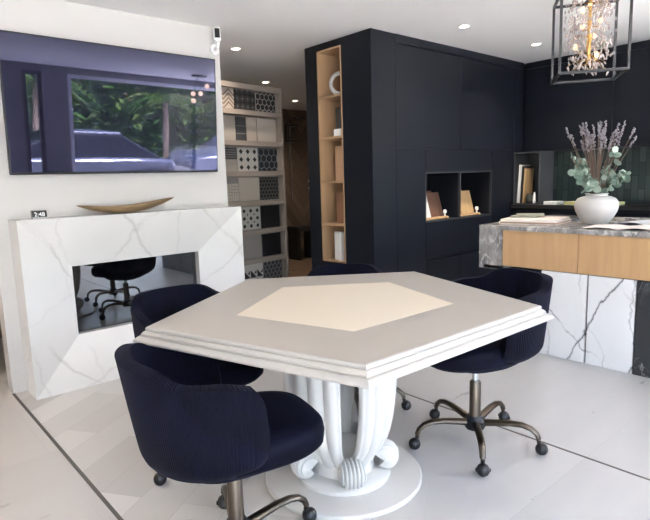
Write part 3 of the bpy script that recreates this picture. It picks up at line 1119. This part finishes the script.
def tile(kind, label, row, x0, w_=TW, z_off=0, h_=TH):
    zb_ = zr[row] + .023 + z_off
    mb = MB()
    base, pat = 'stone', 'black'
    F = -.0135     # front face of the pattern
    def quad(a0, b0, a1, b1, m=1):
        a0, a1 = max(a0, 0), min(a1, w_)
        b0, b1 = max(b0, 0), min(b1, h_)
        if a1 - a0 > .002 and b1 - b0 > .002:
            mb.poly([(a0, F, b0), (a1, F, b0), (a1, F, b1), (a0, F, b1)], m)
    def ngon(cx, cz, r_, n_, ph=0, m=1, sx=1):
        pts = [(cx + sx * r_ * cos(ph + 2 * pi * k / n_), F, cz + r_ * sin(ph + 2 * pi * k / n_)) for k in range(n_)]
        if all(0 <= p_[0] <= w_ and 0 <= p_[2] <= h_ for p_ in pts):
            mb.poly(pts, m)
        else:
            q_ = [(min(max(p_[0], 0), w_), F, min(max(p_[2], 0), h_)) for p_ in pts]
            if max(p_[0] for p_ in q_) - min(p_[0] for p_ in q_) > .006 and max(p_[2] for p_ in q_) - min(p_[2] for p_ in q_) > .006:
                mb.poly(q_, m)
    if kind == 'chevron':
        base, pat = 'beige', 'brown'
        cw = w_ / 4
        for c_ in range(4):
            for k in range(-3, 9):
                z0 = k * .04
                s0, s1 = (0, cw * .9) if c_ % 2 == 0 else (cw * .9, 0)
                if z0 + min(s0, s1) >= 0 and z0 + .016 + max(s0, s1) <= h_:
                    mb.poly([(c_ * cw, F, z0 + s0), ((c_ + 1) * cw, F, z0 + s1), ((c_ + 1) * cw, F, z0 + s1 + .016), (c_ * cw, F, z0 + s0 + .016)], 1)
    elif kind == 'floral':
        base, pat = 'black', 'line'
        for i in range(4):
            for k in range(3):
                cx, cz = (i + .5) * w_ / 4, (k + .5) * h_ / 3
                for a_ in range(4):
                    t_ = a_ * pi / 4
                    dx, dz = cos(t_) * .034, sin(t_) * .034
                    px, pz = -sin(t_) * .0014, cos(t_) * .0014
                    mb.poly([(cx - dx - px, F, cz - dz - pz), (cx + dx - px, F, cz + dz - pz), (cx + dx + px, F, cz + dz + pz), (cx - dx + px, F, cz - dz + pz)], 1)
    elif kind in ('hex', 'hexfine', 'hexblue'):
        base, pat = {'hex': 'white', 'hexfine': 'line', 'hexblue': 'blue'}[kind], 'black'
        r_ = {'hex': .034, 'hexfine': .025, 'hexblue': .042}[kind]
        dx, dz = r_ * 3 ** .5, r_ * 1.5
        for k in range(int(h_ / dz) + 2):
            for i in range(int(w_ / dx) + 2):
                ngon(i * dx + (dx / 2 if k % 2 else 0), k * dz, r_ * .9, 6, pi / 6)
    elif kind in ('diamond', 'dots'):
        base, pat = 'white', 'black'
        for k in range(3):
            for i in range(3):
                ngon((i + .5) * w_ / 3, (k + .5) * h_ / 3, .026 if kind == 'diamond' else .019, 4 if kind == 'diamond' else 8, 0, 1)
                if kind == 'dots' and k < 2 and i < 2:
                    ngon((i + 1) * w_ / 3, (k + 1) * h_ / 3, .011, 4)
    elif kind == 'basket':
        base, pat = 'grey', 'pale'
        cs = .088
        for k in range(2):
            for i in range(3):
                for q_ in range(3):
                    if (i + k) % 2:
                        quad(i * cs + .002, k * cs + q_ * cs / 3 + .003, (i + 1) * cs - .002, k * cs + (q_ + 1) * cs / 3 - .003)
                    else:
                        quad(i * cs + q_ * cs / 3 + .003, k * cs + .002, i * cs + (q_ + 1) * cs / 3 - .003, (k + 1) * cs - .002)
    elif kind == 'tri':
        base, pat = 'white', 'black'
        cs = .088
        for k in range(3):
            for i in range(3):
                a0, b0 = i * cs, k * cs
                if b0 + cs > h_ + .02:
                    continue
                q_ = min(b0 + cs - .004, h_)
                mb.poly([(a0 + .004, F, b0 + .004), (a0 + cs - .004, F, b0 + .004), (a0 + .004, F, q_)], 1)
                mb.poly([(a0 + cs * .55, F, b0 + cs * .5), (a0 + cs - .006, F, b0 + cs * .5), (a0 + cs - .006, F, q_ - .004)], 1)
    elif kind == 'scale':
        base, pat = 'grey', 'darkgrey'
        for k in range(6):
            for i in range(7):
                ngon(i * .055 + (.0275 if k % 2 else 0), k * .042, .023, 7, pi / 2)
    elif kind == 'strips':
        base, pat = 'grey', 'darkgrey'
        for k in range(5):
            quad(.0, k * h_ / 5 + .003, w_, (k + 1) * h_ / 5 - .003)
    elif kind == 'darkwood':
        base, pat = 'darkgrey', 'line'
        for k in (.3, .62):
            quad(0, h_ * k, w_, h_ * k + .005)
    else:
        base = kind
    mb2 = MB().box((0, -.013, 0), (w_, 0, h_))
    b_ = len(mb2.v)
    mb2.v += mb.v
    mb2.f += [tuple(i + b_ for i in f_) for f_ in mb.f]
    mb2.m += mb.m
    loc = rk.matrix_basis @ Vector((x0, 0, 0))
    ca = Matrix.Translation((3.47, 4.6, 0)) @ Matrix.Rotation(RA, 4, 'Z')
    p_ = ca @ Vector((x0, .052, zb_))
    o = obj('sample_tile', mb2, [tmat[base], tmat[pat]], loc=p_, rot=(0, 0, RA))
    tag(o, label, 'tile')
    return o


xc = [-.299, -.571, -.843, -1.115]   # left edges of the columns, from the right
T = [  # row 6 = top
    (6, 2, 'chevron', 'beige and brown chevron sample tile, top row left of rack'),
    (6, 1, 'floral', 'black tile with fine starry lines in the top rack row'),
    (6, 0, 'hex', 'black tile with white hexagon outlines, top right of rack'),
    (5, 2, 'stone', 'plain stone grey tile in second rack row, under chevron tile'),
    (4, 1, 'diamond', 'white tile with black diamonds in third rack row'),
    (4, 0, 'hexblue', 'dark tile with large bluish hexagon net in third rack row'),
    (3, 2, 'basket', 'greige basketweave tile in fourth rack row'),
    (3, 1, 'pale', 'plain pale beige tile beside the basketweave tile'),
    (3, 0, 'hexfine', 'black tile with small hexagons in fourth rack row'),
    (2, 2, 'grey', 'plain grey tile left of the dotted tile, fifth rack row'),
    (2, 1, 'dots', 'white tile with black dots in fifth rack row'),
    (2, 0, 'black', 'plain black tile right of the dotted tile'),
    (1, 2, 'stone', 'stone tile at left of the sixth rack row'),
    (1, 1, 'taupe', 'plain taupe tile in the sixth rack row'),
    (1, 0, 'black', 'plain black tile right of the taupe tile'),
    (0, 2, 'strips', 'dark striped tile at left of the lowest rack row'),
    (0, 1, 'tri', 'black and white triangle pattern tile in lowest rack row'),
    (0, 0, 'scale', 'dark fish scale tile at right of the lowest rack row'),
]
for r_, c_, kd, lb in T:
    tile(kd, lb, r_, xc[c_])
tile('darkwood', 'narrow dark brown tile in second rack row', 5, xc[1], .128)
tile('beige', 'narrow beige tile beside the narrow dark one, second rack row', 5, xc[1] + .132, .132)
tile('pale', 'plain pale tile at right of second rack row', 5, xc[0])
tile('stone', 'half height stone tile under the dark striped half tile', 4, xc[2], TW, 0, .112)
tile('strips', 'half height dark striped tile in third rack row', 4, xc[2], TW, .114, .112)

# ================================================================== SHOWER FITTINGS
sh = thing('shower_set', 'dark shower column on the brown chevron wall', 'shower', (5.56, 7.19, 0))
obj('riser', MB().tube([(0, -.04, .95), (0, -.04, 2.2), (0, -.12, 2.27), (0, -.3, 2.25)], .011, 8), chrome, sh, smooth=True)
obj('shower_head', MB().lathe([(.01, .02), (.11, .0), (.11, -.012), (.005, -.012)], 20, (0, -.32, 2.24)), black, sh, smooth=True)
obj('hand_shower', MB().tube([(.0, -.07, 1.95), (.02, -.1, 2.08), (.03, -.13, 2.1)], [.012, .02, .035], 8), black, sh, smooth=True)
obj('caddy', MB().box((-.07, -.12, 1.9), (.12, -.02, 1.92)).box((-.07, -.12, 1.96), (.12, -.112, 1.97)).box((-.07, -.12, 2.15), (.12, -.02, 2.17)).box((-.07, -.03, 1.9), (-.05, -.02, 2.17)).box((-.07, -.12, 1.9), (-.06, -.112, 2.17)), black, sh)
for z in (1.14, 1.26):
    obj('valve', MB().lathe([(.03, 0), (.03, .03), (.02, .05)], 16, (.38, 0, z)), chrome, sh, smooth=True).rotation_euler = (0, 0, 0)
for c_ in sh.children:
    if c_.name.startswith('valve'):
        me = c_.data
        for v in me.vertices:
            x, y, z = v.co
            zc = 1.14 if z < 1.22 else 1.26
            v.co = (x, -(z - zc), zc + y)
o = obj('bath_stool', MB().box((-.2, -.15, .46), (.2, .15, .54)).box((-.19, -.14, 0), (-.14, .14, .46)).box((.14, -.14, 0), (.19, .14, .46)), black, loc=(5.55, 6.9, 0), bevel=.01)
tag(o, 'dark low stool by the brown shower wall', 'stool')

# ================================================================== TABLE
TX, TY = 1.498, 1.607
TA = R(16.85)
tb_ = thing('pentagon_table', 'white five-sided table with taupe top and tulip pedestal', 'table', (TX, TY, 0))


def penta(r_, z):
    # the five corners as they stand, not quite regular
    return [(r_ * q_ * cos(R(a_)), r_ * q_ * sin(R(a_)), z) for q_, a_ in ((1.018, 17.7), (.984, 87.5), (1.010, 162.26), (1.013, -128.8), (.994, -54.4))]


c36 = cos(R(36))
prof = [(.765, .7695), (.7725, .7695), (.7765, .7665), (.7775, .7600), (.7745, .7575), (.7745, .7550), (.7835, .7545), (.7925, .7480), (.7935, .7430), (.7910, .7415), (.7910, .7390), (.8050, .7385), (.8180, .7310), (.822, .7270), (.822, .7215), (.818, .7185)]
tt = MB()
tt.loft([penta(.30, .7178)] + [penta(r_, z) for r_, z in reversed(prof)] + [penta(.44, .7692)], caps=True)
obj('edge_moulding', tt, mat('table_edge', (.44, .415, .385), .35), tb_)
tp = MB().loft([penta(.7665, .7690), penta(.7665, .7702)])
obj('tabletop', tp, table_grey, tb_)['label'] = 'taupe lacquered top'
ip = MB().loft([penta(.447, .7695), penta(.447, .7706)])
obj('inlay', ip, inlay_cream, tb_)['label'] = 'cream five-sided inlay'
PX, PY = -.012, .016
obj('base_plate', MB().lathe([(.001, 0), (.330, 0), (.338, .006), (.338, .016), (.332, .022), (.001, .022)], 72, (PX, PY, 0)), white_gloss, tb_, smooth=True)
obj('plinth_ring', MB().lathe([(.05, .0225), (.205, .0225), (.205, .036), (.195, .046), (.165, .052), (.05, .052)], 56, (PX, PY, 0)), white_gloss, tb_, smooth=True)
obj('core', MB().lathe([(.02, .05), (.135, .05), (.135, .10), (.115, .135), (.02, .14)], 40, (PX, PY, 0)), white_gloss, tb_, smooth=True)
obj('collar', MB().lathe([(.06, .66), (.22, .66), (.25, .69), (.25, .7176), (.06, .7176)], 40, (PX, PY, 0)), white_gloss, tb_, smooth=True)


def petal(ang):
    zs = [.05, .085, .12, .15, .18, .215, .25, .30, .36, .42, .50, .58, .65, .70]
    rs = [.130, .136, .149, .165, .182, .198, .210, .222, .231, .236, .239, .241, .243, .244]
    NS = 37
    rings_o, rings_i = [], []
    for z, r_ in zip(zs, rs):
        # half width of the petal: full circle near the foot, opening into a U above
        f_ = min(1, max(0, (z - .115) / .075))
        half = R(36) - R(10.0) * (f_ * (2 - f_)) ** .7 - R(1.0) * max(0, (z - .2) / .5)
        ro, ri = [], []
        for k in range(NS):
            u = -1 + 2 * k / (NS - 1)
            a = ang + u * half
            lobe = abs(cos(u * pi * 1.5))
            fl = .022 * (lobe ** .7) * min(1, r_ / .2) * min(1, max(.3, (z - .04) / .1))
            edge = .012 * math.exp(-((abs(u) - .985) / .05) ** 2)
            q_ = r_ - .012 + fl + edge
            ro.append((PX + q_ * cos(a), PY + q_ * sin(a), z))
            qi = r_ - .035 + .010 * lobe
            ri.append((PX + qi * cos(a), PY + qi * sin(a), z))
        rings_o.append(ro + ri[::-1])
    m_ = MB()
    m_.loft(rings_o)
    return m_


for k in range(5):
    obj('petal_leg', petal(TA + R(40) + k * R(72)), white_gloss, tb_, smooth=True, angle=60)


def scallop():
    m_ = MB()
    NA, NY = 26, 71
    rings = []
    W_ = .058
    for i in range(NA + 1):
        al = R(150) - R(275) * i / NA        # curls from the pedestal over the top and down outside
        t_ = i / NA
        rad = .058 * (1 - .30 * t_ ** 2)
        ring = []
        for k in range(NY):
            y = -1 + 2 * k / (NY - 1)
            rr_ = rad * (max(0, 1 - abs(y) ** 3.2) ** .5) * (1 + .26 * (abs(cos(y * 3.5 * pi)) ** .8 - .6)) + .002
            wy = W_ * (1 - .25 * abs(t_ - .5))
            ring.append((rr_ * cos(al), y * wy, rr_ * sin(al)))
        rings.append(ring)
    m_.loft(rings, closed=False)
    # fill the inner side of the curl
    m_.loft([rings[0], [(0, p_[1], -.002) for p_ in rings[0]], rings[-1]], closed=False)
    return m_


for k in range(5):
    a = TA + k * R(72) + R(6)
    obj('scallop_foot', scallop(), white_gloss, tb_, smooth=True, loc=(PX + .180 * cos(a), PY + .180 * sin(a), .098), rot=(0, 0, a), angle=50)

# ================================================================== OFFICE CHAIRS
def make_chair():
    t = thing('office_chair', 'x', 'chair')
    # wrap-round shell
    NU, NV = 60, 22
    m_ = MB()
    uvs = []
    A, B = .315, .275
    for j_ in range(NV + 1):
        for i in range(NU + 1):
            s_ = -1 + 2 * i / NU
            v = (j_ / NV) ** 1.5
            ph = s_ * R(104)
            e_ = .80
            cx = math.copysign(abs(cos(ph)) ** e_, cos(ph))
            sy = math.copysign(abs(sin(ph)) ** e_, sin(ph))
            a_s = abs(s_)
            # rim: high at the back, sloping to the arms, rounded at the front corner
            back = 1 / (1 + math.exp((a_s - .44) / .05))
            top = .712 + .052 * back
            corner = max(0, (a_s - .68) / .32)
            top -= .16 * (1 - (max(0, 1 - corner ** 2.4)) ** .5)
            bot = .365 + .03 * a_s ** 6
            z = bot + (top - bot) * v
            hgt = (z - .365) / .46
            lift = max(0, z - bot)
            tuck = 1 - .50 * max(0, 1 - lift / .11) ** 2.2
            flare = (.86 + .14 * min(1, max(0, hgt)) ** .8) * tuck
            x = -A * cx * flare
            if cx < 0:
                x = -A * cx * .42
            x -= .03 * hgt * max(0, cos(ph))
            y = B * sy * (flare * .6 + .4 * tuck)
            m_.v.append((x, y, z))
            uvs.append((s_ * .62, v * .45))
    n = NU + 1
    for j_ in range(NV):
        for i in range(NU):
            m_.face((j_ * n + i, j_ * n + i + 1, (j_ + 1) * n + i + 1, (j_ + 1) * n + i))
    sh_ = obj('backrest_shell', m_, ribbed, t, smooth=True, sub=1)
    ul = sh_.data.uv_layers.new(name='UVMap')
    for lp in sh_.data.loops:
        ul.data[lp.index].uv = uvs[lp.vertex_index]
    sh_.modifiers.clear()
    so = sh_.modifiers.new('solid', 'SOLIDIFY')
    so.thickness = .045
    so.offset = 1 if sh_.data.polygons[NU // 2 + NU * 16].normal.x > 0 else -1
    bv = sh_.modifiers.new('bevel', 'BEVEL')
    bv.width = .018
    bv.segments = 3
    bv.limit_method = 'ANGLE'
    bv.angle_limit = R(50)

    def sq(ax, ay, n_=40, p=3.2):
        return [(math.copysign(abs(cos(2 * pi * k / n_)) ** (2 / p), cos(2 * pi * k / n_)) * ax, math.copysign(abs(sin(2 * pi * k / n_)) ** (2 / p), sin(2 * pi * k / n_)) * ay) for k in range(n_)]

    def cushion(rows, dx):
        mm = MB()
        mm.loft([[(x + dx, y * (1 - .08 * max(0, x / .3)), z) for x, y in sq(ax, ay)] for ax, ay, z in rows])
        return mm
    obj('seat', cushion([(.18, .16, .395), (.224, .20, .400), (.241, .222, .42), (.245, .225, .455), (.241, .220, .48), (.226, .205, .494), (.18, .155, .503), (.09, .08, .506), (.01, .01, .507)], .052), plain_velvet, t, smooth=True, angle=80)
    obj('seat_pan', cushion([(.10, .10, .358), (.14, .14, .362), (.17, .165, .38), (.18, .18, .40)], .0), ribbed, t, smooth=True)
    obj('column', MB().lathe([(.012, .1), (.030, .1), (.027, .13), (.026, .305), (.022, .312), (.012, .312)], 24), bronze, t, smooth=True)['label'] = 'bronze column sleeve'
    obj('gas_rod', MB().lathe([(.005, .24), (.0135, .24), (.0135, .345), (.06, .347), (.07, .353), (.005, .354)], 20), chrome, t, smooth=True)['label'] = 'chrome gas lift rod'
    obj('hub', MB().lathe([(.015, .075), (.044, .078), (.052, .095), (.052, .118), (.040, .128), (.033, .142), (.015, .142)], 24), hub_mat, t, smooth=True)
    for k in range(5):
        path = [(.03, 0, .108), (.09, 0, .118), (.16, 0, .128), (.215, 0, .128), (.252, 0, .118), (.277, 0, .098), (.287, 0, .075), (.287, 0, .062)]
        lg = obj('leg', MB().tube(path, [.021, .019, .0175, .0165, .0155, .0145, .0135, .012], 10, flat=.8), bronze, t, smooth=True)
        cs = MB()
        cs.sphere((.300, 0, .029), .0285, 14)
        cs.tube([(.287, 0, .068), (.288, 0, .05), (.298, 0, .045)], .009, 8)
        cs.box((.2965, -.0315, .022), (.3035, .0315, .036))
        obj('caster', cs, dark_metal, lg, smooth=True)
        lg.rotation_euler = (0, 0, k * R(72))
    return t


chair0 = make_chair()
# x, y, facing, direction of the base star
for i, (x, y, a, star, lb) in enumerate((
        (.868, 1.490, -15, -4, 'navy velvet office chair nearest the camera, its back to us'),
        (2.130, 1.387, 161, 4, 'navy velvet office chair at the right of table, in front of island'),
        (1.152, 2.205, 270, 55, 'navy velvet office chair between table and fireplace'),
        (2.008, 2.10, 232, 18, 'navy velvet office chair behind table, before tall navy cabinet'))):
    o = chair0 if i == 0 else copy_tree(chair0)
    o.location = (x, y, 0)
    o.rotation_euler = (0, 0, R(a))
    k = 0
    for c_ in o.children:
        if c_.name.split('.')[0] == 'leg':
            c_.rotation_euler = (0, 0, R(star - a + 72 * k))
            k += 1
        elif i == 1 and c_.name.split('.')[0] not in ('column', 'hub'):
            c_.location.z += .04        # this seat is set higher
    tag(o, lb, 'chair', 'navy office chairs round the table')
